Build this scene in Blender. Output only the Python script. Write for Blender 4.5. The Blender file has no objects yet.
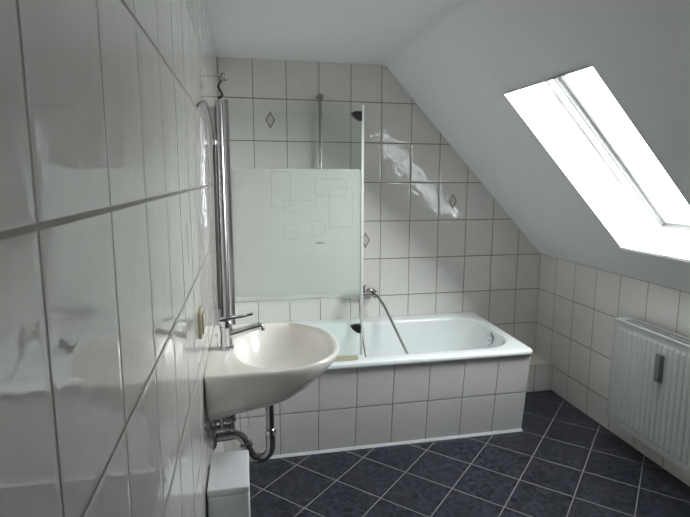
import bpy, bmesh, math, random
from mathutils import Vector, Matrix
random.seed(4)
sc = bpy.context.scene
col = sc.collection
PI = math.pi

# ------------------------------------------------------------------ room measures (metres)
W = 2.178          # width, x = 0 is the left wall
ZK = 0.922         # height of the knee wall under the sloping ceiling
ZC = 2.149         # flat ceiling
SL = 1.058         # slope of the roof (dz / -dx)
YB = -3.95         # wall behind the photographer
TH = 0.10
XT = W - (ZC - ZK) / SL     # where slope meets flat ceiling
NL = math.hypot(SL, 1.0)
NX, NZ = SL / NL, 1 / NL     # outward normal of slope
DX, DZ = 1 / NL, -SL / NL    # down-slope direction

# ------------------------------------------------------------------ node helpers
class E:
    """tiny arithmetic wrapper round node sockets"""
    def __init__(s, nt, sock): s.nt, s.s = nt, sock
    def _m(s, op, *a, clamp=False):
        n = s.nt.nodes.new('ShaderNodeMath'); n.operation = op; n.use_clamp = clamp
        for i, v in enumerate((s,) + a):
            if isinstance(v, E): s.nt.links.new(v.s, n.inputs[i])
            else: n.inputs[i].default_value = v
        return E(s.nt, n.outputs[0])
    def __add__(s, o): return s._m('ADD', o)
    def __sub__(s, o): return s._m('SUBTRACT', o)
    def __mul__(s, o): return s._m('MULTIPLY', o)
    def __truediv__(s, o): return s._m('DIVIDE', o)
    def abs(s): return s._m('ABSOLUTE')
    def frac(s): return s._m('FRACT')
    def floor(s): return s._m('FLOOR')
    def min(s, o): return s._m('MINIMUM', o)
    def max(s, o): return s._m('MAXIMUM', o)
    def step(s, a, b):          # 0 at a, 1 at b
        n = s.nt.nodes.new('ShaderNodeMapRange'); n.interpolation_type = 'SMOOTHSTEP'
        s.nt.links.new(s.s, n.inputs['Value'])
        lo, hi = (a, b) if a < b else (b, a)
        n.inputs['From Min'].default_value = lo; n.inputs['From Max'].default_value = hi
        n.inputs['To Min'].default_value = 0 if a < b else 1
        n.inputs['To Max'].default_value = 1 if a < b else 0
        return E(s.nt, n.outputs['Result'])

def new_mat(name):
    m = bpy.data.materials.new(name); m.use_nodes = True
    nt = m.node_tree; b = nt.nodes['Principled BSDF']
    return m, nt, b

def coords(nt):
    tc = nt.nodes.new('ShaderNodeTexCoord'); sp = nt.nodes.new('ShaderNodeSeparateXYZ')
    nt.links.new(tc.outputs['Object'], sp.inputs[0])
    return tc.outputs['Object'], E(nt, sp.outputs[0]), E(nt, sp.outputs[1]), E(nt, sp.outputs[2])

def noise(nt, vec, scale, detail=2, rough=.5, vscale=None, dist=0):
    if vscale:
        mp = nt.nodes.new('ShaderNodeMapping'); nt.links.new(vec, mp.inputs[0])
        mp.inputs['Scale'].default_value = vscale; vec = mp.outputs[0]
    n = nt.nodes.new('ShaderNodeTexNoise'); nt.links.new(vec, n.inputs['Vector'])
    n.inputs['Scale'].default_value = scale; n.inputs['Detail'].default_value = detail
    n.inputs['Roughness'].default_value = rough; n.inputs['Distortion'].default_value = dist
    return E(nt, n.outputs['Fac'])

def rgbmix(nt, fac, a, b):
    n = nt.nodes.new('ShaderNodeMix'); n.data_type = 'RGBA'
    if isinstance(fac, E): nt.links.new(fac.s, n.inputs['Factor'])
    else: n.inputs['Factor'].default_value = fac
    for k, v in (('A', a), ('B', b)):
        sock = [i for i in n.inputs if i.name == k and i.type == 'RGBA'][0]
        if isinstance(v, (tuple, list)): sock.default_value = (*v, 1)
        else: nt.links.new(v, sock)
    return [o for o in n.outputs if o.type == 'RGBA'][0]

def comb(nt, a, b, c=0.0):
    n = nt.nodes.new('ShaderNodeCombineXYZ')
    for i, v in enumerate((a, b, c)):
        if isinstance(v, E): nt.links.new(v.s, n.inputs[i])
        else: n.inputs[i].default_value = v
    return n.outputs[0]

def bump(nt, bsdf, h, dist, strength=1.0):
    n = nt.nodes.new('ShaderNodeBump'); n.inputs['Distance'].default_value = dist
    n.inputs['Strength'].default_value = strength
    nt.links.new(h.s, n.inputs['Height']); nt.links.new(n.outputs[0], bsdf.inputs['Normal'])

def plain(name, colr, rough=.5, metal=0, spec=.5, var=.04, scale=6, bmp=0, bscale=60, coat=0):
    m, nt, b = new_mat(name)
    vec, x, y, z = coords(nt)
    n = noise(nt, vec, scale, 3)
    c = rgbmix(nt, n, tuple(v * (1 - var) for v in colr), tuple(min(1, v * (1 + var)) for v in colr))
    nt.links.new(c, b.inputs['Base Color'])
    b.inputs['Roughness'].default_value = rough; b.inputs['Metallic'].default_value = metal
    b.inputs['Specular IOR Level'].default_value = spec
    if coat: b.inputs['Coat Weight'].default_value = coat; b.inputs['Coat Roughness'].default_value = .05
    if bmp: bump(nt, b, noise(nt, vec, bscale, 3), bmp)
    return m

TILE = (.745, .72, .69)
GROUT = (.18, .15, .13)
def tile_mat(name, axis, uo, vo, tw=.2, th=.25, diamonds=(), gw=.0042, tile=TILE, grout=GROUT, wave=.0005, rough=.022):
    m, nt, b = new_mat(name)
    vec, x, y, z = coords(nt)
    u = (x, y)[axis]
    U = (u - uo) / tw; V = (z - vo) / th
    du = ((U + .5).frac() - .5).abs() * tw
    dv = ((V + .5).frac() - .5).abs() * th
    lu = du.step(gw * .75, gw * .35); lv = dv.step(gw * .85, gw * .4)
    line = (lu * .92).max(lv)
    cell = comb(nt, U.floor(), V.floor(), .5)
    wn = nt.nodes.new('ShaderNodeTexWhiteNoise'); nt.links.new(cell, wn.inputs['Vector'])
    sp = nt.nodes.new('ShaderNodeSeparateColor'); nt.links.new(wn.outputs['Color'], sp.inputs[0])
    r1, r2, r3 = (E(nt, o) for o in sp.outputs[:3])
    # faint cloudy marbling inside each tile, different on every tile
    off = nt.nodes.new('ShaderNodeVectorMath'); off.operation = 'ADD'
    sc_ = nt.nodes.new('ShaderNodeVectorMath'); sc_.operation = 'SCALE'; sc_.inputs['Scale'].default_value = 7.3
    nt.links.new(wn.outputs['Color'], sc_.inputs[0]); nt.links.new(vec, off.inputs[0]); nt.links.new(sc_.outputs[0], off.inputs[1])
    cloud = noise(nt, off.outputs[0], 9, 4, .6, dist=.8)
    fac = (cloud - .5) * .7 + .5 + (r3 - .5) * .22
    base = rgbmix(nt, fac, tuple(v * .93 for v in tile), tuple(min(1, v * 1.07) for v in tile))
    for (cu, cv) in diamonds:
        d = ((u - cu) / .030).abs() + ((z - cv) / .054).abs()
        ring = (d - .84).abs().step(.20, .10)
        inner = d.step(.80, .70)
        base = rgbmix(nt, inner * .5, base, (.50, .46, .38))
        base = rgbmix(nt, ring * .85, base, (.20, .15, .11))
    gn = noise(nt, vec, 22, 2)
    gcol = rgbmix(nt, gn, tuple(v * .75 for v in grout), tuple(v * 1.35 for v in grout))
    nt.links.new(rgbmix(nt, line, base, gcol), b.inputs['Base Color'])
    nt.links.new((line * .6 + rough).s, b.inputs['Roughness'])
    b.inputs['Specular IOR Level'].default_value = 1.0
    # glaze: gentle waves, and each tile sits a hair out of true
    w1 = noise(nt, off.outputs[0], 17, 0)
    w2 = noise(nt, off.outputs[0], 42, 0)
    lu_ = U.frac() - .5; lv_ = V.frac() - .5
    tilt = (r1 - .5) * lu_ * (tw * 7) + (r2 - .5) * lv_ * (th * 7)
    pillow = du.min(dv).step(0, .012)
    h = w1 + w2 * .42 + tilt * .35 + (line * -1.6) + pillow * .8
    bump(nt, b, h, wave)
    return m

M = {}
M['tile_far'] = tile_mat('far wall tiles', 0, 0, .172, diamonds=[(.3, 1.797), (1.5, 1.297), (.9, 1.047)], wave=.00085)
M['tile_left'] = tile_mat('left wall tiles', 1, -.021, .172, diamonds=[(-1.921, 1.297)], wave=.0006)
M['tile_right'] = tile_mat('right wall tiles', 1, 0, .172)
M['tile_front'] = tile_mat('tiles behind the camera', 0, 0, .172)
M['tile_panel'] = tile_mat('bath surround tiles', 0, .082, .251, th=.2505, tile=(.74, .73, .71), grout=(.20, .19, .18))
M['tile_ledge'] = tile_mat('ledge tiles', 0, .04, -.03, th=.25)
M['paint'] = plain('matt white emulsion', (.80, .81, .82), .85, spec=.2, var=.015, bmp=.0004, bscale=160)
M['paint_low_bounce'] = plain('unseen wall paint darkened against bounce', (.22,.215,.21), .8)  # unseen wall behind the camera, kept dark so less light bounces back
M['lining'] = plain('white window lining', (.82, .82, .82), .6, spec=.3, var=.01)
M['upvc'] = plain('white lacquered frame', (.60, .60, .60), .3, var=.01)
M['chrome'] = plain('chrome', (.70, .70, .72), .16, metal=1, var=.03)
M['dull_chrome'] = plain('weathered chrome', (.42, .41, .40), .24, metal=1, var=.15, scale=25)
M['hose'] = plain('steel hose', (.24, .23, .22), .35, metal=.9, var=.1)
M['ceramic'] = plain('basin ceramic', (.82, .785, .735), .16, var=.01, spec=.5)
M['enamel'] = plain('bath enamel', (.80, .84, .84), .10, var=.01, spec=.6, coat=.3)
M['radiator'] = plain('radiator paint', (.52, .53, .53), .35, var=.01)
M['rad_dark'] = plain('radiator inner steel', (.35, .35, .34), .5, var=.05)
M['white_plastic'] = plain('white plastic', (.74, .76, .79), .35, var=.01)
M['cream_plastic'] = plain('yellowed plastic', (.56, .49, .37), .35, var=.06)
M['black'] = plain('black rubber', (.015, .015, .015), .45, var=.1)
M['seal'] = plain('yellowed seal', (.46, .43, .30), .4, var=.08)
M['grey_plastic'] = plain('grey meter plastic', (.13, .135, .14), .4, var=.05)
M['seal_grey'] = plain('pale grey seal', (.30,.30,.30), .5)
M['silicone'] = plain('white silicone', (.66, .68, .70), .4, var=.03)
M['brushed'] = plain('brushed aluminium', (.46, .45, .46), .34, metal=1, var=.08, scale=30)

def floor_mat():
    m, nt, b = new_mat('dark blue floor tiles')
    vec, x, y, z = coords(nt)
    r2 = 2 ** -.5; T = .2475
    U = ((x + y) * r2 + .062) / T; V = ((x - y) * r2 - .818) / T
    du = ((U + .5).frac() - .5).abs() * T; dv = ((V + .5).frac() - .5).abs() * T
    line = du.min(dv).step(.0032, .0014)
    cell = comb(nt, U.floor(), V.floor(), .5)
    wn = nt.nodes.new('ShaderNodeTexWhiteNoise'); nt.links.new(cell, wn.inputs['Vector'])
    off = nt.nodes.new('ShaderNodeVectorMath'); off.operation = 'ADD'
    s_ = nt.nodes.new('ShaderNodeVectorMath'); s_.operation = 'SCALE'; s_.inputs['Scale'].default_value = 5.1
    nt.links.new(wn.outputs['Color'], s_.inputs[0]); nt.links.new(vec, off.inputs[0]); nt.links.new(s_.outputs[0], off.inputs[1])
    n1 = noise(nt, off.outputs[0], 40, 6, .66, dist=.5)
    n2 = noise(nt, off.outputs[0], 7, 3, .5)
    f = n1.step(.36, .68)
    c = rgbmix(nt, f, (.006, .007, .012), (.050, .055, .078))
    c = rgbmix(nt, n2.step(.4, .7) * .4, c, (.036, .034, .044))
    c = rgbmix(nt, line, c, (.27, .26, .27))
    nt.links.new(c, b.inputs['Base Color'])
    nt.links.new((line * .4 + n1 * .18 + .24).s, b.inputs['Roughness'])
    b.inputs['Specular IOR Level'].default_value = .4
    bump(nt, b, n1 * .6 + line * -1.5, .0005)
    return m
M['floor'] = floor_mat()

def thin_glass(name, tint, gloss=.09, frost=None):
    m = bpy.data.materials.new(name); m.use_nodes = True; nt = m.node_tree
    nt.nodes.clear()
    out = nt.nodes.new('ShaderNodeOutputMaterial')
    tr = nt.nodes.new('ShaderNodeBsdfTransparent'); tr.inputs[0].default_value = (*tint, 1)
    gl = nt.nodes.new('ShaderNodeBsdfGlossy'); gl.inputs['Roughness'].default_value = .02
    lw = nt.nodes.new('ShaderNodeLayerWeight'); lw.inputs['Blend'].default_value = .5
    F = E(nt, lw.outputs['Facing'])._m('POWER', 5.0) * .94 + .035
    mx = nt.nodes.new('ShaderNodeMixShader')
    nt.links.new(F.s, mx.inputs[0]); nt.links.new(tr.outputs[0], mx.inputs[1]); nt.links.new(gl.outputs[0], mx.inputs[2])
    sh = mx.outputs[0]
    if frost:
        vec, x, y, z = coords(nt)
        fac, colr = frost(nt, vec, x, z)
        df = nt.nodes.new('ShaderNodeBsdfDiffuse'); tl = nt.nodes.new('ShaderNodeBsdfTranslucent')
        for n in (df, tl):
            n.inputs['Color'].default_value = (*colr, 1)
        ad = nt.nodes.new('ShaderNodeMixShader'); ad.inputs[0].default_value = .55
        nt.links.new(df.outputs[0], ad.inputs[1]); nt.links.new(tl.outputs[0], ad.inputs[2])
        m2 = nt.nodes.new('ShaderNodeMixShader'); nt.links.new(fac.s, m2.inputs[0])
        nt.links.new(sh, m2.inputs[1]); nt.links.new(ad.outputs[0], m2.inputs[2]); sh = m2.outputs[0]
    nt.links.new(sh, out.inputs[0])
    return m

# ------------------------------------------------------------------ mesh helpers
def obj(name, bm, mat, parent=None, smooth=False, angle=None):
    me = bpy.data.meshes.new(name)
    bmesh.ops.recalc_face_normals(bm, faces=bm.faces)
    bm.to_mesh(me); bm.free()
    o = bpy.data.objects.new(name, me); col.objects.link(o)
    for m in (mat if isinstance(mat, (list, tuple)) else [mat]): me.materials.append(m)
    if smooth:
        for p in me.polygons: p.use_smooth = True
        if angle is not None:
            me.set_sharp_from_angle(angle=math.radians(angle))
    if parent: o.parent = parent; o.matrix_parent_inverse = parent.matrix_world.inverted()
    return o

def tag(o, label=None, cat=None, group=None, kind=None):
    if label: o['label'] = label
    if cat: o['category'] = cat
    if group: o['group'] = group
    if kind: o['kind'] = kind
    return o

def thing(name, loc, label, cat, group=None):
    o = bpy.data.objects.new(name, None); col.objects.link(o)
    o.location = loc; o.empty_display_size = .05
    o.matrix_world = Matrix.Translation(loc)
    return tag(o, label, cat, group)

def BM(): return bmesh.new()

def box(bm, a, b, bevel=0, seg=2, mi=0):
    x0, y0, z0 = a; x1, y1, z1 = b
    vs = [bm.verts.new(p) for p in ((x0,y0,z0),(x1,y0,z0),(x1,y1,z0),(x0,y1,z0),(x0,y0,z1),(x1,y0,z1),(x1,y1,z1),(x0,y1,z1))]
    fs = [bm.faces.new([vs[i] for i in f]) for f in ((0,3,2,1),(4,5,6,7),(0,1,5,4),(1,2,6,5),(2,3,7,6),(3,0,4,7))]
    for f in fs: f.material_index = mi
    if bevel:
        es = list({e for f in fs for e in f.edges})
        bmesh.ops.bevel(bm, geom=es, offset=bevel, segments=seg, affect='EDGES', profile=.5)

def prism(bm, pts, y0, y1):
    """polygon given in (x, z) pushed from y0 to y1"""
    a = [bm.verts.new((p[0], y0, p[1])) for p in pts]; b = [bm.verts.new((p[0], y1, p[1])) for p in pts]
    n = len(pts)
    bm.faces.new(a); bm.faces.new(b[::-1])
    for i in range(n): bm.faces.new((a[i], b[i], b[(i+1) % n], a[(i+1) % n]))

def lathe(bm, prof, origin, axis, seg=24, caps=True):
    """prof: list of (r, h) along axis"""
    ax = Vector(axis).normalized()
    t = Vector((0,0,1)) if abs(ax.z) < .9 else Vector((1,0,0))
    u = ax.cross(t).normalized(); v = ax.cross(u)
    O = Vector(origin); rings = []
    for r, h in prof:
        rings.append([bm.verts.new(O + ax*h + (u*math.cos(2*PI*i/seg) + v*math.sin(2*PI*i/seg))*max(r, 1e-5)) for i in range(seg)])
    for A, B in zip(rings, rings[1:]):
        for i in range(seg): bm.faces.new((A[i], A[(i+1)%seg], B[(i+1)%seg], B[i]))
    if caps: bm.faces.new(rings[0]); bm.faces.new(rings[-1][::-1])

def catmull(pts, n=8):
    P = [Vector(p) for p in pts]; out = []
    Q = [P[0]*2-P[1]] + P + [P[-1]*2-P[-2]]
    for i in range(1, len(Q)-2):
        for k in range(n):
            t = k/n; a,b,c,d = Q[i-1:i+3]
            out.append(.5*((2*b)+(c-a)*t+(2*a-5*b+4*c-d)*t*t+(3*b-a-3*c+d)*t**3))
    out.append(P[-1]); return out

def tube(bm, pts, r, seg=12, smooth=8, caps=True):
    P = catmull(pts, smooth) if smooth else [Vector(p) for p in pts]
    n = len(P); T = [(P[min(i+1,n-1)]-P[max(i-1,0)]).normalized() for i in range(n)]
    u = T[0].orthogonal().normalized(); rings = []
    for i in range(n):
        u = (u - T[i]*u.dot(T[i])).normalized(); v = T[i].cross(u)
        rr = r(i/(n-1)) if callable(r) else r
        rings.append([bm.verts.new(P[i]+(u*math.cos(2*PI*k/seg)+v*math.sin(2*PI*k/seg))*rr) for k in range(seg)])
    for A, B in zip(rings, rings[1:]):
        for i in range(seg): bm.faces.new((A[i], A[(i+1)%seg], B[(i+1)%seg], B[i]))
    if caps: bm.faces.new(rings[0]); bm.faces.new(rings[-1][::-1])

def loft(bm, rings, cap0=True, cap1=True):
    V = [[bm.verts.new(p) for p in r] for r in rings]; n = len(V[0])
    for A, B in zip(V, V[1:]):
        for i in range(n): bm.faces.new((A[i], A[(i+1)%n], B[(i+1)%n], B[i]))
    if cap0: bm.faces.new(V[0][::-1])
    if cap1: bm.faces.new(V[-1])

# ------------------------------------------------------------------ the room
def struct(name, bm, mat): return tag(obj(name, bm, mat), kind='structure')
b = BM(); box(b, (-TH, YB-TH, -TH), (W+TH, TH, 0)); struct('floor', b, M['floor'])
b = BM(); box(b, (-TH, YB-TH, 0), (0, TH, ZC+TH)); struct('wall_left', b, M['tile_left'])
b = BM(); box(b, (W, YB-TH, 0), (W+TH+.2, TH, ZK)); struct('wall_right', b, M['tile_right'])
outl = [(0,0), (W,0), (W,ZK), (XT,ZC), (0,ZC)]
b = BM(); prism(b, outl, 0, TH); struct('wall_back', b, M['tile_far'])
b = BM(); prism(b, outl, YB-TH, YB); struct('wall_front', b, M['paint_low_bounce'])
# flat ceiling with the softly rounded bend into the slope
R = .07
ang = math.atan(SL); tl = R*math.tan(ang/2)
cx, cz = XT - tl, ZC - R
arc = [(cx + R*math.sin(ang*k/8), cz + R*math.cos(ang*k/8)) for k in range(9)]
xe = arc[-1]
b = BM(); prism(b, [(0,ZC)] + arc[:1] + [(cx, ZC+TH), (0, ZC+TH)], YB, 0); struct('ceiling', b, M['paint'])

# sloping ceiling: an inner skin, an outer skin and the splayed lining of the roof window
def slp(x, off=0, base=None):
    """point (x,z) of slope plane at inner x, pushed out by off"""
    return (x + NX*off, ZK + SL*(W-x) + NZ*off)
OX0, OX1, OY0, OY1 = 1.316, 2.000, -1.606, -.992
OFF = .20
b = BM()
arcv = arc[:-1]
def quad(p): b.faces.new([b.verts.new(q) for q in p])
# rounded bend
for A, B2 in zip(arc, arc[1:]):
    quad([(A[0],YB,A[1]),(B2[0],YB,B2[1]),(B2[0],0,B2[1]),(A[0],0,A[1])])
xs = [xe[0], OX0, OX1, W]; ys = [YB, OY0, OY1, 0]
for i in range(3):
    for j in range(3):
        if i == 1 and j == 1: continue
        p = [(xs[i],ys[j]),(xs[i+1],ys[j]),(xs[i+1],ys[j+1]),(xs[i],ys[j+1])]
        quad([(q[0],q[1],slp(q[0])[1]) for q in p])
# outer skin
t0 = slp(OX0, OFF); t1 = (2.226, 1.163)
def outp(x, off): q = slp(x, off); return q
ox = [outp(xe[0], OFF+.06), outp(OX0, OFF+.06), outp(OX1+.08, OFF+.06), outp(W+.05, OFF+.06)]
for i in range(3):
    for j in range(3):
        if i == 1 and j == 1: continue
        quad([(ox[i][0],ys[j],ox[i][1]),(ox[i+1][0],ys[j],ox[i+1][1]),(ox[i+1][0],ys[j+1],ox[i+1][1]),(ox[i][0],ys[j+1],ox[i][1])])
quad([(cx,YB,ZC+TH),(ox[0][0],YB,ox[0][1]),(ox[0][0],0,ox[0][1]),(cx,0,ZC+TH)])
quad([(cx,YB,ZC),(cx,YB,ZC+TH),(cx,0,ZC+TH),(cx,0,ZC)])
# closing ends
for y in (YB, 0):
    quad([(cx,y,ZC),(cx,y,ZC+TH),(ox[0][0],y,ox[0][1]),(ox[3][0],y,ox[3][1]),(W,y,ZK),(xe[0],y,xe[1])])
quad([(W,YB,ZK),(ox[3][0],YB,ox[3][1]),(ox[3][0],0,ox[3][1]),(W,0,ZK)])
bmesh.ops.remove_doubles(b, verts=b.verts, dist=1e-5)
struct('wall_slope', b, M['paint'])
# lining
b = BM(); i0, i1 = slp(OX0), slp(OX1); j0 = slp(OX0, OFF+.06); j1 = (t1[0]+.05, t1[1]+.04)
k1 = slp(OX1+.08, OFF+.06)
e = .012
def lin(p, q, r_, s_, nrm):
    n = Vector(nrm)*e
    A = [Vector(v) for v in (p,q,r_,s_)]; Bv = [v+n for v in A]
    va = [b.verts.new(v) for v in A]; vb = [b.verts.new(v) for v in Bv]
    b.faces.new(va); b.faces.new(vb[::-1])
    for i in range(4): b.faces.new((va[i], vb[i], vb[(i+1)%4], va[(i+1)%4]))
lin((i0[0],OY1,i0[1]),(i1[0],OY1,i1[1]),(k1[0],OY1,k1[1]),(j0[0],OY1,j0[1]),(0,1,0))
lin((i0[0],OY0,i0[1]),(i1[0],OY0,i1[1]),(k1[0],OY0,k1[1]),(j0[0],OY0,j0[1]),(0,-1,0))
lin((i0[0],OY0-e,i0[1]),(i0[0],OY1+e,i0[1]),(j0[0],OY1+e,j0[1]),(j0[0],OY0-e,j0[1]),(-DX,0,-DZ))
lin((i1[0],OY0-e,i1[1]),(i1[0],OY1+e,i1[1]),(k1[0],OY1+e,k1[1]),(k1[0],OY0-e,k1[1]),(.2,0,-1))
struct('trim_1', b, M['lining'])['label'] = 'white reveal around the roof window'

# ---- roof window: frame, sash, pane.  local frame: s down the slope, y along, n outward
S0 = Vector((slp(OX0)[0], 0, slp(OX0)[1])); Sd = Vector((DX,0,DZ)); Nd = Vector((NX,0,NZ))
LEN = (Vector((i1[0],0,i1[1])) - S0).length
def P(s, y, n): return S0 + Sd*s + Nd*n + Vector((0,y,0))
def rbox(bm, s0, s1, y0, y1, n0, n1):
    v = [bm.verts.new(P(s,y,n)) for n in (n0,n1) for s,y in ((s0,y0),(s1,y0),(s1,y1),(s0,y1))]
    for f in ((0,3,2,1),(4,5,6,7),(0,1,5,4),(1,2,6,5),(2,3,7,6),(3,0,4,7)): bm.faces.new([v[i] for i in f])
def ring(bm, s0, s1, y0, y1, w, n0, n1, wb=None):
    wb = wb or w
    rbox(bm, s0, s0+w, y0, y1, n0, n1); rbox(bm, s1-wb, s1, y0, y1, n0, n1)
    rbox(bm, s0+w, s1-wb, y0, y0+w, n0, n1); rbox(bm, s0+w, s1-wb, y1-w, y1, n0, n1)
win = thing('window_1', tuple(P(LEN/2, (OY0+OY1)/2, OFF)), None, None); win['kind'] = 'structure'
win['label'] = 'roof window in the sloping ceiling with white frame'
b = BM(); ring(b, .0, LEN+.10, OY0, OY1, .040, OFF, OFF+.07); obj('window_frame', b, M['upvc'], win)
b = BM(); ring(b, .048, LEN+.052, OY0+.048, OY1-.048, .045, OFF+.035, OFF+.10); obj('sash', b, M['upvc'], win)
b = BM(); ring(b, .089, LEN+.011, OY0+.089, OY1-.089, .0022, OFF+.066, OFF+.077); obj('glazing_seal', b, M['rad_dark'], win)
b = BM(); ring(b, .040, LEN+.060, OY0+.040, OY1-.040, .008, OFF+.012, OFF+.060); obj('frame_seal', b, M['seal_grey'], win)
b = BM(); rbox(b, .09, LEN+.01, OY0+.09, OY1-.09, OFF+.078, OFF+.086)
obj('pane', b, thin_glass('window glass', (.97,.985,.98)), win)

# ------------------------------------------------------------------ bath
RX, RY = 1.680, -.782
ZR = .515
def rrect(x0, x1, y0, y1, r, z, n=8, m=10):
    """rounded rectangle loop with n points per corner and m along edges"""
    pts = []
    C4 = [((x1-r, y1-r), 0), ((x0+r, y1-r), 90), ((x0+r, y0+r), 180), ((x1-r, y0+r), 270)]
    for k, ((a, c), t) in enumerate(C4):
        for i in range(n+1):
            th = math.radians(t + 90*i/n); pts.append((a+r*math.cos(th), c+r*math.sin(th), z))
        nx_ = C4[(k+1) % 4]; th = math.radians(nx_[1])
        e0 = Vector(pts[-1]); e1 = Vector((nx_[0][0]+r*math.cos(th), nx_[0][1]+r*math.sin(th), z))
        for i in range(1, m): pts.append(tuple(e0.lerp(e1, i/m)))
    return pts
bath = thing('bathtub', (.84, -.39, 0), 'white enamel bathtub built into tiled surround along the back wall', 'bathtub')
b = BM()
loops = [rrect(.004, RX-.012, RY+.030, -.004, .02, ZR-.030),
         rrect(.002, RX-.003, RY+.004, -.003, .022, ZR-.030),
         rrect(.001, RX, RY, -.002, .024, ZR-.022),
         rrect(.001, RX, RY, -.002, .024, ZR-.008),
         rrect(.005, RX-.006, RY+.006, -.006, .024, ZR),
         rrect(.008, RX-.010, RY+.010, -.010, .024, ZR+.0003),
         rrect(.052, RX-.050, RY+.072, -.098, .18, ZR),
         rrect(.056, RX-.054, RY+.076, -.102, .18, ZR-.001),
         rrect(.062, RX-.060, RY+.082, -.108, .18, ZR-.006),
         rrect(.067, RX-.064, RY+.086, -.112, .18, ZR-.016),
         rrect(.078, RX-.073, RY+.094, -.120, .18, ZR-.05),
         rrect(.13, RX-.105, RY+.110, -.130, .18, ZR-.16),
         rrect(.20, RX-.16, RY+.13, -.15, .17, ZR-.30),
         rrect(.26, RX-.20, RY+.16, -.18, .15, ZR-.36),
         rrect(.34, RX-.28, RY+.22, -.24, .10, ZR-.385)]
loops = [[(p[0], p[1], p[2] + .013*(p[1]-RY)/(-RY)) for p in L_] for L_ in loops]
loft(b, loops, cap0=False)
tub = obj('tub_shell', b, M['enamel'], bath, smooth=True)
b = BM(); lathe(b, [(.040,0),(.043,.006),(.036,.016),(.020,.020),(.020,.030),(.001,.033)], (RX-.072, -.41, .462), (-1,0,.18), 28)
obj('overflow_cap', b, M['chrome'], bath, smooth=True, angle=35)['label'] = 'round chrome overflow cap'
b = BM(); lathe(b, [(.030,0),(.030,.004),(.018,.006),(.001,.006)], (RX-.45, -.39, ZR-.385), (0,0,1), 24)
obj('drain_plug', b, M['chrome'], bath, smooth=True, angle=35)

# tiled surround: leans out a little towards the top
pan = thing('bath_surround', (.84, -.72, 0), 'white tiled front panel under the rim of the bathtub', 'bath panel')
b = BM()
yt, yb = -.762, -.706; PX = 1.672; zt = .484; t_ = .035
def slab(bm, A):   # eight corners
    v = [bm.verts.new(p) for p in A]
    for f in ((0,3,2,1),(4,5,6,7),(0,1,5,4),(1,2,6,5),(2,3,7,6),(3,0,4,7)): bm.faces.new([v[i] for i in f])
slab(b, [(.001,yb,0),(PX,yb,0),(PX,yb+t_,0),(.001,yb+t_,0),(.001,yt,zt),(PX,yt,zt),(PX,yt+t_,zt),(.001,yt+t_,zt)])
obj('tiled_panel', b, M['tile_panel'], pan)
b = BM()
slab(b, [(PX-t_,yb+t_,0),(PX,yb+t_,0),(PX,-.001,0),(PX-t_,-.001,0),(PX-t_,yt+t_,zt),(PX,yt+t_,zt),(PX,-.001,zt),(PX-t_,-.001,zt)])
obj('end_panel', b, M['tile_right'], pan)
b = BM(); slab(b, [(.002,yb-.010,.0005),(PX+.006,yb-.010,.0005),(PX+.006,yb+.002,.0005),(.002,yb+.002,.0005),
                   (.002,yb-.004,.013),(PX+.003,yb-.004,.013),(PX+.003,yb+.004,.013),(.002,yb+.004,.013)])
obj('silicone_bead', b, M['silicone'], pan)['label'] = 'white sealant line along the floor'

b = BM(); box(b, (PX+.002, -.232, .0), (W-.0005, -.0005, .200), .002, 1)
led = obj('tiled_ledge', b, M['tile_ledge']); tag(led, 'low white tiled ledge in the corner beyond the end of the bathtub', 'ledge')

# ------------------------------------------------------------------ bath screen
GY = -.742; G0, G1 = .060, .700; GZ0, GZ1 = .530, 1.800
def frost(nt, vec, x, z):
    # etched band, with clear hairlines drawn through it
    band = z.step(.82, .90) * z.step(1.497, 1.492)
    lines = None
    for (a0, a1, c0, c1) in [(.540,.658,1.209,1.400), (.474,.625,1.365,1.446), (.319,.474,1.285,1.345), (.455,.517,1.169,1.244),
                             (.319,.390,1.154,1.229), (.262,.352,1.315,1.48)]:
        dx_ = ((x - (a0+a1)/2).abs() - (a1-a0)/2 + .012).max(0.0); dz_ = ((z - (c0+c1)/2).abs() - (c1-c0)/2 + .012).max(0.0)
        d = ((dx_*dx_ + dz_*dz_)._m('SQRT') - .012).abs()
        ins = (dx_ + dz_).step(0.0, .0005)
        d = (d.step(.0028, .0014)) * ins
        lines = d if lines is None else lines.max(d)
    soft = noise(nt, vec, 3.0, 2)
    return band * (lines * -.16 + .52 + x.step(.10,.36)*.18 + soft*.06), (.80, .835, .80)
M['screen'] = thin_glass('etched screen glass', (.965, .985, .975), frost=frost)
scr = thing('bath_screen', (.38, GY, GZ0), 'frosted glass bath screen with clear top, standing on the bathtub rim', 'shower screen')
b = BM(); box(b, (G0+.012, GY-.003, GZ0+.012), (G1, GY+.003, GZ1), .0012, 1)
obj('glass_pane', b, M['screen'], scr)
b = BM(); box(b, (.472, GY-.0036, 1.132), (.516, GY-.0031, 1.137)); obj('etched_mark', b, M['grey_plastic'], scr)
b = BM(); box(b, (G1+.0002, GY-.005, GZ0+.012), (G1+.013, GY+.005, GZ1), .001, 1)
ed = plain('clear polycarbonate edge strip', (.62,.66,.63), .25, var=.02)
obj('edge_strip', b, ed, scr)['label'] = 'pale vertical edge strip'
b = BM(); box(b, (G0-.004, GY-.011, GZ0+.005), (G0+.016, GY+.011, GZ1+.004), .003, 2)
obj('hinge_profile', b, M['brushed'], scr, smooth=True, angle=40)
b = BM(); lathe(b, [(.017,0),(.018,.01),(.018,GZ1-GZ0-.02),(.014,GZ1-GZ0-.004),(.001,GZ1-GZ0)], (.034, GY-.002, GZ0+.003), (0,0,1), 28)
obj('hinge_post', b, M['brushed'], scr, smooth=True, angle=40)['label'] = 'round chrome hinge post'
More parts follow.
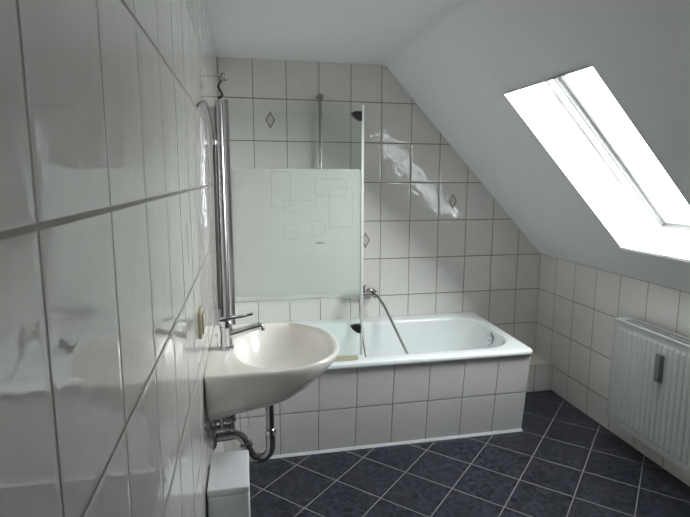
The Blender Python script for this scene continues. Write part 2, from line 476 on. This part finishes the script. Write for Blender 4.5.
b = BM(); box(b, (.0005, GY-.016, GZ0+.003), (.018, GY+.018, GZ1-.03), .003, 2)
obj('wall_profile', b, M['brushed'], scr, smooth=True, angle=40)
b = BM(); box(b, (G0+.012, GY-.006, GZ0-.012), (G1-.012, GY+.006, GZ0+.014), .002, 2)
obj('bottom_seal', b, M['seal'], scr, smooth=True, angle=40)['label'] = 'yellowed rubber seal along the bottom edge'
for zz in (1.752, .690):
    b = BM(); box(b, (G1-.052, GY-.012, zz-.004), (G1-.001, GY+.012, zz+.004), 0)
    b.clear()
    prof = [(G1-.052, zz+.010), (G1-.044, zz-.004), (G1-.022, zz-.022), (G1-.006, zz-.028), (G1+.001, zz-.028), (G1+.001, zz+.018), (G1-.030, zz+.018)]
    prism(b, prof, GY-.016, GY+.016)
    bmesh.ops.bevel(b, geom=list(b.edges), offset=.003, segments=2, affect='EDGES')
    obj('edge_bumper', b, M['black'], scr, smooth=True, angle=40)['label'] = 'black rubber bumper clipped on the free edge'

# chain and hook above the post
hk = thing('hook_and_chain', (.030, GY, 1.86), 'small dark hook with a short chain above the bath screen post', 'hook')
b = BM(); lathe(b, [(.006,0),(.002,.004),(.002,.03)], (.0005, GY, 1.905), (1,0,0), 16)
tube(b, [(.028,GY,1.905),(.042,GY,1.903),(.055,GY,1.918),(.066,GY,1.908),(.060,GY,1.893)], .006, 8, 6)
tube(b, [(.04,GY,1.905),(.05,GY-.01,1.887),(.074,GY-.01,1.890)], .004, 8, 6)
obj('hook', b, M['dull_chrome'], hk, smooth=True, angle=50)
b = BM()
pp = catmull([(.040,GY,1.902),(.046,GY,1.885),(.033,GY,1.862),(.040,GY,1.845),(.050,GY,1.826),(.040,GY,1.812),(.030,GY,1.812)], 4)
for i, (p, q) in enumerate(zip(pp, pp[1:])):
    mid = (p+q)/2; d = (q-p).normalized(); s_ = (q-p).length*.72
    side = Vector((0,1,0)) if i % 2 else d.cross(Vector((0,1,0))).normalized()
    tube(b, [mid + d*s_*math.cos(t*PI/4) + side*.0045*math.sin(t*PI/4) for t in range(9)], .0024, 6, 0)
obj('chain', b, M['black'], hk, smooth=True)

# cable beside the post; its arch partly models a mirror image in the tiles
cab = None
b = BM(); tube(b, [(.001,-1.50,1.676),(.012,-1.475,1.690),(.017,-1.38,1.703),(.017,-1.22,1.706),(.016,-1.08,1.690),(.016,-.97,1.665),(.016,-.90,1.635),(.015,-.885,1.59)], .0055, 10, 8)
cab = thing('wall_hose', (.01, -.88, .95), 'thin grey hose beside the screen post, its arch partly a modelled wall reflection', 'hose')
obj('bent_pipe_and_reflection', b, plain('grey hose sleeve', (.22,.21,.20), .4), cab, smooth=True, angle=50)
b = BM(); tube(b, [(.015,-.885,1.60),(.013,-.885,1.3),(.012,-.885,1.0),(.012,-.885,.86)], .0075, 10, 8)
obj('riser', b, plain('dark hose', (.07,.065,.06), .4), cab, smooth=True, angle=50)
b = BM(); lathe(b, [(.009,0),(.010,.004),(.010,.02),(.009,.024)], (.015,-.885,1.590), (0,0,1), 16)
obj('collar', b, M['dull_chrome'], cab, smooth=True, angle=40)

# ------------------------------------------------------------------ shower rail, mixer and hose on the back wall
rail = thing('shower_rail', (.6, 0, 1.3), 'slim vertical chrome shower rail on the back wall behind the screen', 'shower rail')
b = BM(); tube(b, [(.6,-.045,1.335),(.6,-.045,1.945)], .0095, 16, 0); obj('rod', b, M['dull_chrome'], rail, smooth=True, angle=40)
for zz in (1.935, 1.345):
    b = BM(); lathe(b, [(.021,0),(.021,.006),(.014,.014),(.014,.032),(.020,.036),(.020,.056),(.016,.062),(.001,.063)], (.6,-.0005,zz), (0,-1,0), 22)
    obj('wall_bracket', b, M['dull_chrome'], rail, smooth=True, angle=40)
mix = thing('bath_mixer', (.89, 0, .70), 'chrome bath mixer on the back wall above the bathtub', 'tap')
b = BM(); 
for dx_ in (-.072, .072):
    lathe(b, [(.030,0),(.030,.006),(.022,.012),(.014,.016),(.014,.05)], (.862+dx_,-.0005,.70), (0,-1,0), 22)
tube(b, [(.785,-.055,.70),(.925,-.055,.70)], .021, 20, 0)
obj('mixer_body', b, M['dull_chrome'], mix, smooth=True, angle=40)
b = BM(); lathe(b, [(.022,0),(.024,.008),(.024,.03),(.016,.036),(.001,.037)], (.862,-.055,.719), (0,0,1), 20)
tube(b, [(.862,-.055,.745),(.862,-.09,.755),(.862,-.15,.775)], .007, 10, 6)
obj('lever', b, M['dull_chrome'], mix, smooth=True, angle=40)
b = BM(); tube(b, [(.835,-.07,.692),(.835,-.11,.685),(.835,-.15,.672),(.835,-.165,.645)], .012, 14, 6)
obj('bath_spout', b, M['dull_chrome'], mix, smooth=True, angle=40)
b = BM(); lathe(b, [(.018,0),(.020,.004),(.020,.022),(.015,.030),(.001,.031)], (.938,-.055,.70), (1,0,0), 18)
for k in range(4):
    a_ = PI/4+k*PI/2; c_, s_ = math.cos(a_), math.sin(a_)
    tube(b, [(.948,-.055+c_*.01,.70+s_*.01),(.950,-.055+c_*.034,.70+s_*.034)], .008, 10, 0)
obj('diverter', b, M['dull_chrome'], mix, smooth=True, angle=40)
b = BM()
tube(b, [(.925,-.075,.708),(.95,-.10,.700),(.985,-.14,.650),(1.015,-.20,.575),(1.05,-.28,.480),(1.085,-.36,.385),(1.11,-.43,.30),(1.125,-.50,.20),(1.10,-.54,.148),(1.02,-.56,.142),(.94,-.52,.142),(.885,-.44,.155),(.852,-.33,.29),(.838,-.25,.42),(.835,-.17,.56),(.840,-.12,.64)], .0082, 10, 10)
hs = obj('shower_hose', b, M['hose'], None, smooth=True); tag(hs, 'metal shower hose looping from the bath mixer down into the bathtub', 'hose')

# ------------------------------------------------------------------ washbasin
BY, BZ = -1.395, .850
basin = thing('wash_basin', (0, BY, .64), 'white oval ceramic washbasin mounted on the left wall', 'washbasin')
NB = 96
def basin_loop(sx, sy, z, k=0, xc=.185, a=.282, hw=.283, nf=2.15, nb=30.0, back=None, backscale=1.0, dy=0):
    pts = []
    for i in range(NB):
        t = 2*PI*i/NB; c, s = math.cos(t), math.sin(t)
        n = nf if c >= 0 else nb
        X = (abs(c)**(2/n)) * (1 if c >= 0 else -1); Y = (abs(s)**(2/n)) * (1 if s >= 0 else -1)
        x = xc + (a*sx*X if c >= 0 else (xc-.001)*backscale*X)
        pts.append((max(.001, x), BY + dy + hw*sy*Y, z + k*(x-.17)))
    return pts
def bowl_loop(s, z, xc=.275, af=.168, ab=.195, hw=.252, n=2.3, sh=0):
    pts = []
    for i in range(NB):
        t = 2*PI*i/NB; c, sn = math.cos(t), math.sin(t)
        X = (abs(c)**(2/n)) * (1 if c >= 0 else -1); Y = (abs(sn)**(2/n)) * (1 if sn >= 0 else -1)
        pts.append((xc + sh + (af if c >= 0 else ab)*s*X, BY + hw*s*Y, z))
    return pts
b = BM()
rings = [basin_loop(.16,.16,.652,.15), basin_loop(.34,.38,.659,.155), basin_loop(.52,.58,.680,.16), basin_loop(.68,.75,.710,.16), basin_loop(.81,.875,.744,.14),
         basin_loop(.91,.95,.772,.12), basin_loop(.97,.985,.804,.06), basin_loop(1.0,1.0,.830), basin_loop(1.0,1.0,.842), basin_loop(.988,.99,BZ),
         basin_loop(.965,.97,BZ+.002, backscale=.97)]
inner = [bowl_loop(1.0, BZ-.002), bowl_loop(.965, BZ-.010), bowl_loop(.93, BZ-.028), bowl_loop(.87, BZ-.054), bowl_loop(.76, BZ-.084, sh=-.006), bowl_loop(.58, BZ-.110, sh=-.022),
          bowl_loop(.36, BZ-.126, sh=-.04), bowl_loop(.15, BZ-.132, sh=-.060)]
rings += [[(p[0], p[1], p[2] + .20*(p[0]-.22)*(BZ-p[2])/.13) for p in L_] for L_ in inner]
loft(b, rings)
obj('basin_bowl', b, M['ceramic'], basin, smooth=True, angle=70)
b = BM(); lathe(b, [(.024,0),(.024,.004),(.016,.006),(.015,.010),(.001,.011)], (.215, BY, BZ-.132), (0,0,1), 24)
obj('pop_up_plug', b, M['chrome'], basin, smooth=True, angle=40)
# mixer tap
tapx, tapy = .060, BY-.01
b = BM(); lathe(b, [(.027,0),(.027,.005),(.022,.010),(.021,.06),(.023,.066),(.023,.092),(.019,.101),(.001,.103)], (tapx, tapy, BZ+.0005), (0,0,1), 28)
tp = obj('mixer_tap', b, M['chrome'], basin, smooth=True, angle=40)
b = BM()
tube(b, [(tapx+.010,tapy,BZ+.048),(tapx+.045,tapy,BZ+.056),(tapx+.085,tapy,BZ+.066),(tapx+.124,tapy,BZ+.075)], lambda t: .0175-.005*t, 16, 6)
lathe(b, [(.011,0),(.0115,.004),(.0115,.022),(.009,.024)], (tapx+.119,tapy,BZ+.079), (0.35,0,-1), 18)
sp = obj('spout', b, M['chrome'], tp, smooth=True, angle=40)
b = BM()
A = [(tapx-.020,tapy,BZ+.105),(tapx+.02,tapy,BZ+.110),(tapx+.06,tapy,BZ+.113),(tapx+.095,tapy,BZ+.121)]
for i, (p, q) in enumerate(zip(A, A[1:])):
    w0 = .014-.002*i; w1 = w0-.002
    slab(b, [(p[0],p[1]-w0,p[2]-.003),(q[0],q[1]-w1,q[2]-.003),(q[0],q[1]+w1,q[2]-.003),(p[0],p[1]+w0,p[2]-.003),
             (p[0],p[1]-w0,p[2]+.003),(q[0],q[1]-w1,q[2]+.003),(q[0],q[1]+w1,q[2]+.003),(p[0],p[1]+w0,p[2]+.003)])
obj('lever', b, M['chrome'], tp)
b = BM(); tube(b, [(tapx-.030,tapy,BZ+.008),(tapx-.034,tapy,BZ+.045)], .0022, 8, 0); lathe(b, [(.005,0),(.005,.008),(.001,.01)], (tapx-.034,tapy,BZ+.044), (0,0,1), 12)
obj('pop_up_rod', b, M['chrome'], tp, smooth=True, angle=40)

# drain trap
trap = thing('drain_trap', (.12, BY, .35), 'chrome bottle-less drain pipe trap curving under the washbasin', 'drain pipe')
trap['label'] = 'curved chrome drain trap under the washbasin'
TX = .207
b = BM(); tube(b, [(TX,BY,.645),(TX,BY,.44)], .0165, 20, 0)
lathe(b, [(.026,0),(.026,.012),(.020,.018)], (TX,BY,.650), (0,0,-1), 20)
obj('tailpiece', b, M['dull_chrome'], trap, smooth=True, angle=40)
b = BM(); tube(b, [(TX,BY,.50),(TX,BY,.455),(TX-.006,BY,.428),(TX-.024,BY,.411),(TX-.046,BY,.407),(TX-.067,BY,.416),(TX-.082,BY,.440),(TX-.090,BY,.466)], .0195, 20, 8)
obj('u_bend', b, M['dull_chrome'], trap, smooth=True, angle=60)
b = BM(); lathe(b, [(.025,0),(.025,.018),(.021,.022)], (TX-.086,BY,.456), (-.4,0,1), 20)
obj('slip_nut', b, M['dull_chrome'], trap, smooth=True, angle=40)
b = BM(); lathe(b, [(.024,0),(.024,.016),(.021,.02)], (TX,BY,.520), (0,0,-1), 20)
obj('slip_nut', b, M['chrome'], trap, smooth=True, angle=40)
b = BM(); tube(b, [(TX-.090,BY,.466),(TX-.102,BY,.492),(TX-.124,BY,.509),(.052,BY,.508),(.02,BY,.506),(.002,BY,.505)], .017, 20, 8)
obj('outlet_pipe', b, M['dull_chrome'], trap, smooth=True, angle=60)
b = BM(); lathe(b, [(.040,0),(.040,.004),(.030,.012),(.020,.014)], (.0008,BY,.505), (1,0,0), 28)
obj('wall_rosette', b, M['dull_chrome'], trap, smooth=True, angle=40)

def valve(y, z, label, hot):
    t = thing('angle_valve', (0, y, z), label, 'valve', 'angle valves under the washbasin')
    b = BM(); lathe(b, [(.026,0),(.026,.003),(.016,.010),(.011,.012),(.011,.045),(.014,.046),(.014,.060),(.010,.062)], (.0008,y,z), (1,0,0), 20)
    lathe(b, [(.008,0),(.008,.024),(.011,.025),(.011,.036),(.007,.038)], (.036,y,z+.008), (0,0,1), 16)
    obj('valve_body', b, M['dull_chrome'], t, smooth=True, angle=40)
    b = BM(); lathe(b, [(.013,0),(.016,.004),(.016,.016),(.012,.020),(.001,.021)], (.062,y,z), (1,0,0), 8)
    obj('valve_knob', b, M['dull_chrome'], t)
    b = BM(); tube(b, [(.036,y,z+.040),(.036,y*.96+BY*.04,(z+.625)/2+.01),(.048,y*.6+BY*.4,.622)], .0045, 10, 8)
    obj('supply_hose', b, M['hose'], t, smooth=True)
valve(BY-.058, .570, 'chrome angle valve below the washbasin, the one nearer the white box', True)
valve(BY+.058, .545, 'chrome angle valve below the washbasin, the one nearer the bathtub', False)
t = thing('pop_up_linkage', (.1, BY, .6), 'thin dark plug linkage rod under the washbasin', 'rod')
b = BM(); tube(b, [(.062,BY,.578),(.125,BY,.615),(.170,BY,.640)], .0028, 8, 0); obj('rod', b, M['black'], t, smooth=True)
b = BM(); tube(b, [(.125,BY,.615),(.128,BY-.002,.58),(.134,BY,.53)], .0010, 6, 6); obj('cord', b, M['hose'], t, smooth=True)

# white box under basin
b = BM()
bn = thing('storage_box', (.066, -1.66, 0), 'narrow white plastic box standing on the floor below the washbasin', 'box')
box(b, (.005, -1.760, .0), (.1275, -1.545, .505), .005, 3); obj('box_body', b, M['white_plastic'], bn, smooth=True, angle=40)
b = BM(); box(b, (.0045, -1.761, .5065), (.1285, -1.544, .530), .006, 3); obj('lid', b, M['white_plastic'], bn, smooth=True, angle=40)

# wall switch
sw = thing('wall_switch', (0, -1.71, 1.035), 'small yellowed light switch on the left wall above the washbasin', 'switch')
b = BM(); box(b, (.0005, -1.750, .995), (.009, -1.670, 1.075), .003, 3); obj('cover_plate', b, M['cream_plastic'], sw, smooth=True, angle=40)
b = BM(); box(b, (.009, -1.738, 1.007), (.014, -1.682, 1.063), .002, 2); obj('rocker', b, M['cream_plastic'], sw, smooth=True, angle=40)

# ------------------------------------------------------------------ radiator
RF, RBK = 2.060, 2.160
RY0, RY1, RZ0, RZ1 = -2.02, -.912, .140, .712
rad = thing('radiator', (2.12, (RY0+RY1)/2, RZ0), 'white ribbed panel radiator on the low wall under the roof window', 'radiator')
pitch = .0333
def panel(bm, xf, sgn, depth=.0045, th_=.010):
    y0, y1 = RY0+.012, RY1-.012; n = int(round((y1-y0)/pitch)); p = (y1-y0)/n
    ysamp = []
    for k in range(n):
        for f, d in ((0,0),(.10,0),(.30,1),(.70,1),(.90,0)): ysamp.append((y0+(k+f)*p, d))
    ysamp.append((y1, 0)); 
    zs = [(RZ0,0),(RZ0+.028,0),(RZ0+.043,1),(RZ1-.050,1),(RZ1-.035,0),(RZ1-.004,0)]
    G = [[bm.verts.new((xf + sgn*depth*(1-d*dz), y, z)) for (y, d) in ysamp] for z, dz in zs]
    # ribs stand proud where d = 1
    for A, B in zip(G, G[1:]):
        for i in range(len(A)-1): bm.faces.new((A[i], A[i+1], B[i+1], B[i]))
    bk = [[bm.verts.new((xf + sgn*th_*1.6, y, z)) for y in (y0, y1)] for z in (RZ0, RZ1-.004)]
    bm.faces.new((bk[0][0], bk[0][1], bk[1][1], bk[1][0]))
    bm.faces.new([*G[0], bk[0][1], bk[0][0]]); bm.faces.new([*G[-1], bk[1][1], bk[1][0]])
    bm.faces.new([r[0] for r in G] + [bk[1][0], bk[0][0]]); bm.faces.new([r[-1] for r in G] + [bk[1][1], bk[0][1]])
b = BM(); panel(b, RF, 1); obj('front_panel', b, M['radiator'], rad)
b = BM(); panel(b, RBK, -1); obj('back_panel', b, M['radiator'], rad)
b = BM()   # convector fins, zigzag sheet between the panels
n = 100; zz = [(RF+.022 + (.056 if (k//2) % 2 else 0), RY0+.03+(RY1-RY0-.06)*k/n) for k in range(n+1)]
for (xa, ya), (xb, yb2) in zip(zz, zz[1:]):
    slab(b, [(xa-.0006,ya,RZ0+.03),(xb-.0006,yb2,RZ0+.03),(xb+.0006,yb2+.0006,RZ0+.03),(xa+.0006,ya+.0006,RZ0+.03),
             (xa-.0006,ya,RZ1-.03),(xb-.0006,yb2,RZ1-.03),(xb+.0006,yb2+.0006,RZ1-.03),(xa+.0006,ya+.0006,RZ1-.03)])
obj('convector_fins', b, M['rad_dark'], rad)
for ya, yb2 in ((RY0, RY0+.011), (RY1-.011, RY1)):
    b = BM(); box(b, (RF+.002, ya, RZ0+.004), (RBK-.002, yb2, RZ1), .004, 2); obj('side_cover', b, M['radiator'], rad, smooth=True, angle=40)
b = BM()   # top grille
box(b, (RF-.001, RY0+.002, RZ1-.006), (RF+.018, RY1-.002, RZ1+.003), .002, 2)
box(b, (RBK-.018, RY0+.002, RZ1-.006), (RBK, RY1-.002, RZ1+.003), .002, 2)
box(b, (RF+.018, RY0+.002, RZ1-.005), (RBK-.018, RY0+.030, RZ1+.002))
box(b, (RF+.018, RY1-.050, RZ1-.005), (RBK-.018, RY1-.002, RZ1+.002))
box(b, (RF+.046, RY0+.030, RZ1-.005), (RF+.054, RY1-.050, RZ1+.001))
k = RY0+.036
while k < RY1-.055:
    box(b, (RF+.018, k, RZ1-.005), (RBK-.018, k+.0025, RZ1-.0005)); k += .0125
obj('top_grille', b, M['radiator'], rad)
for yy in (RY0+.16, RY1-.16):
    b = BM(); box(b, (RBK-.001, yy-.015, RZ0+.10), (W-.0005, yy+.015, RZ1-.06)); obj('wall_bracket', b, M['radiator'], rad)
b = BM(); box(b, (RF-.022, -1.268, .492), (RF-.0005, -1.232, .628), .006, 3)
mt = obj('heat_meter', b, M['grey_plastic'], rad, smooth=True, angle=40); mt['label'] = 'narrow grey heat meter clipped to the front'
b = BM(); box(b, (RF-.0235, -1.262, .505), (RF-.0215, -1.243, .615), .0005, 1)
obj('meter_window', b, plain('silver meter face', (.20,.21,.22), .3), mt)

# ------------------------------------------------------------------ daylight
w = bpy.data.worlds.new('sky'); sc.world = w; w.use_nodes = True
nt = w.node_tree; nt.nodes.clear()
out = nt.nodes.new('ShaderNodeOutputWorld'); bg = nt.nodes.new('ShaderNodeBackground')
tc = nt.nodes.new('ShaderNodeTexCoord'); sp_ = nt.nodes.new('ShaderNodeSeparateXYZ')
nt.links.new(tc.outputs['Generated'], sp_.inputs[0])
z = E(nt, sp_.outputs[2])
cl = noise(nt, tc.outputs['Generated'], 2.2, 4)
f = z.step(-.25, .35)
c = rgbmix(nt, f, (.66,.68,.69), (.96,.985,1.0))
nt.links.new(c, bg.inputs[0])
nt.links.new(((z.step(-.30, .02) * 11 + 8 - z.step(.25, .95) * 10 + cl * 2) * (E(nt, sp_.outputs[1]) * -.9 + 1)).s, bg.inputs[1])
nt.links.new(bg.outputs[0], out.inputs[0])
# portal that only guides the sampling of the sky through the roof window
pl = bpy.data.lights.new('window_portal', 'AREA'); pl.shape = 'RECTANGLE'; pl.size = LEN+.1; pl.size_y = OY1-OY0
pl.cycles.is_portal = True
po = bpy.data.objects.new('window_portal', pl); col.objects.link(po)
X_, Y_, Z_ = Sd, Vector((0,1,0)), Nd      # light shines along -Z: into the room
Zl = Nd; Xl = Sd; Yl = Zl.cross(Xl)
mw = Matrix((Xl, Yl, Zl)).transposed().to_4x4(); mw.translation = P(LEN/2+.04, (OY0+OY1)/2, OFF+.13)
po.matrix_world = mw

# ------------------------------------------------------------------ camera (solved from the tile grid)
cam = bpy.data.cameras.new('camera'); co = bpy.data.objects.new('camera', cam); col.objects.link(co)
cam.sensor_width = 36; cam.lens = 26.500; cam.clip_start = .01
cam.shift_x = -10.489/690; cam.shift_y = -4.534/690
yaw, pit, rol = 0.2117, -0.1507, 0.0039
fw = Vector((math.sin(yaw)*math.cos(pit), math.cos(yaw)*math.cos(pit), math.sin(pit)))
r = Vector((math.cos(yaw), -math.sin(yaw), 0)); u = r.cross(fw)
r2 = r*math.cos(rol)+u*math.sin(rol); u2 = -r*math.sin(rol)+u*math.cos(rol)
mw = Matrix((r2, u2, -fw)).transposed().to_4x4(); mw.translation = (.1428, -3.2124, 1.4575)
co.matrix_world = mw
sc.camera = co

vs = sc.view_settings
vs.view_transform = 'Standard'; vs.look = 'None'; vs.gamma = 1; vs.use_curve_mapping = False
vs.exposure = 1.0
sc.cycles.max_bounces = 12; sc.cycles.diffuse_bounces = 8; sc.cycles.transparent_max_bounces = 12
sc.cycles.caustics_reflective = False; sc.cycles.caustics_refractive = False
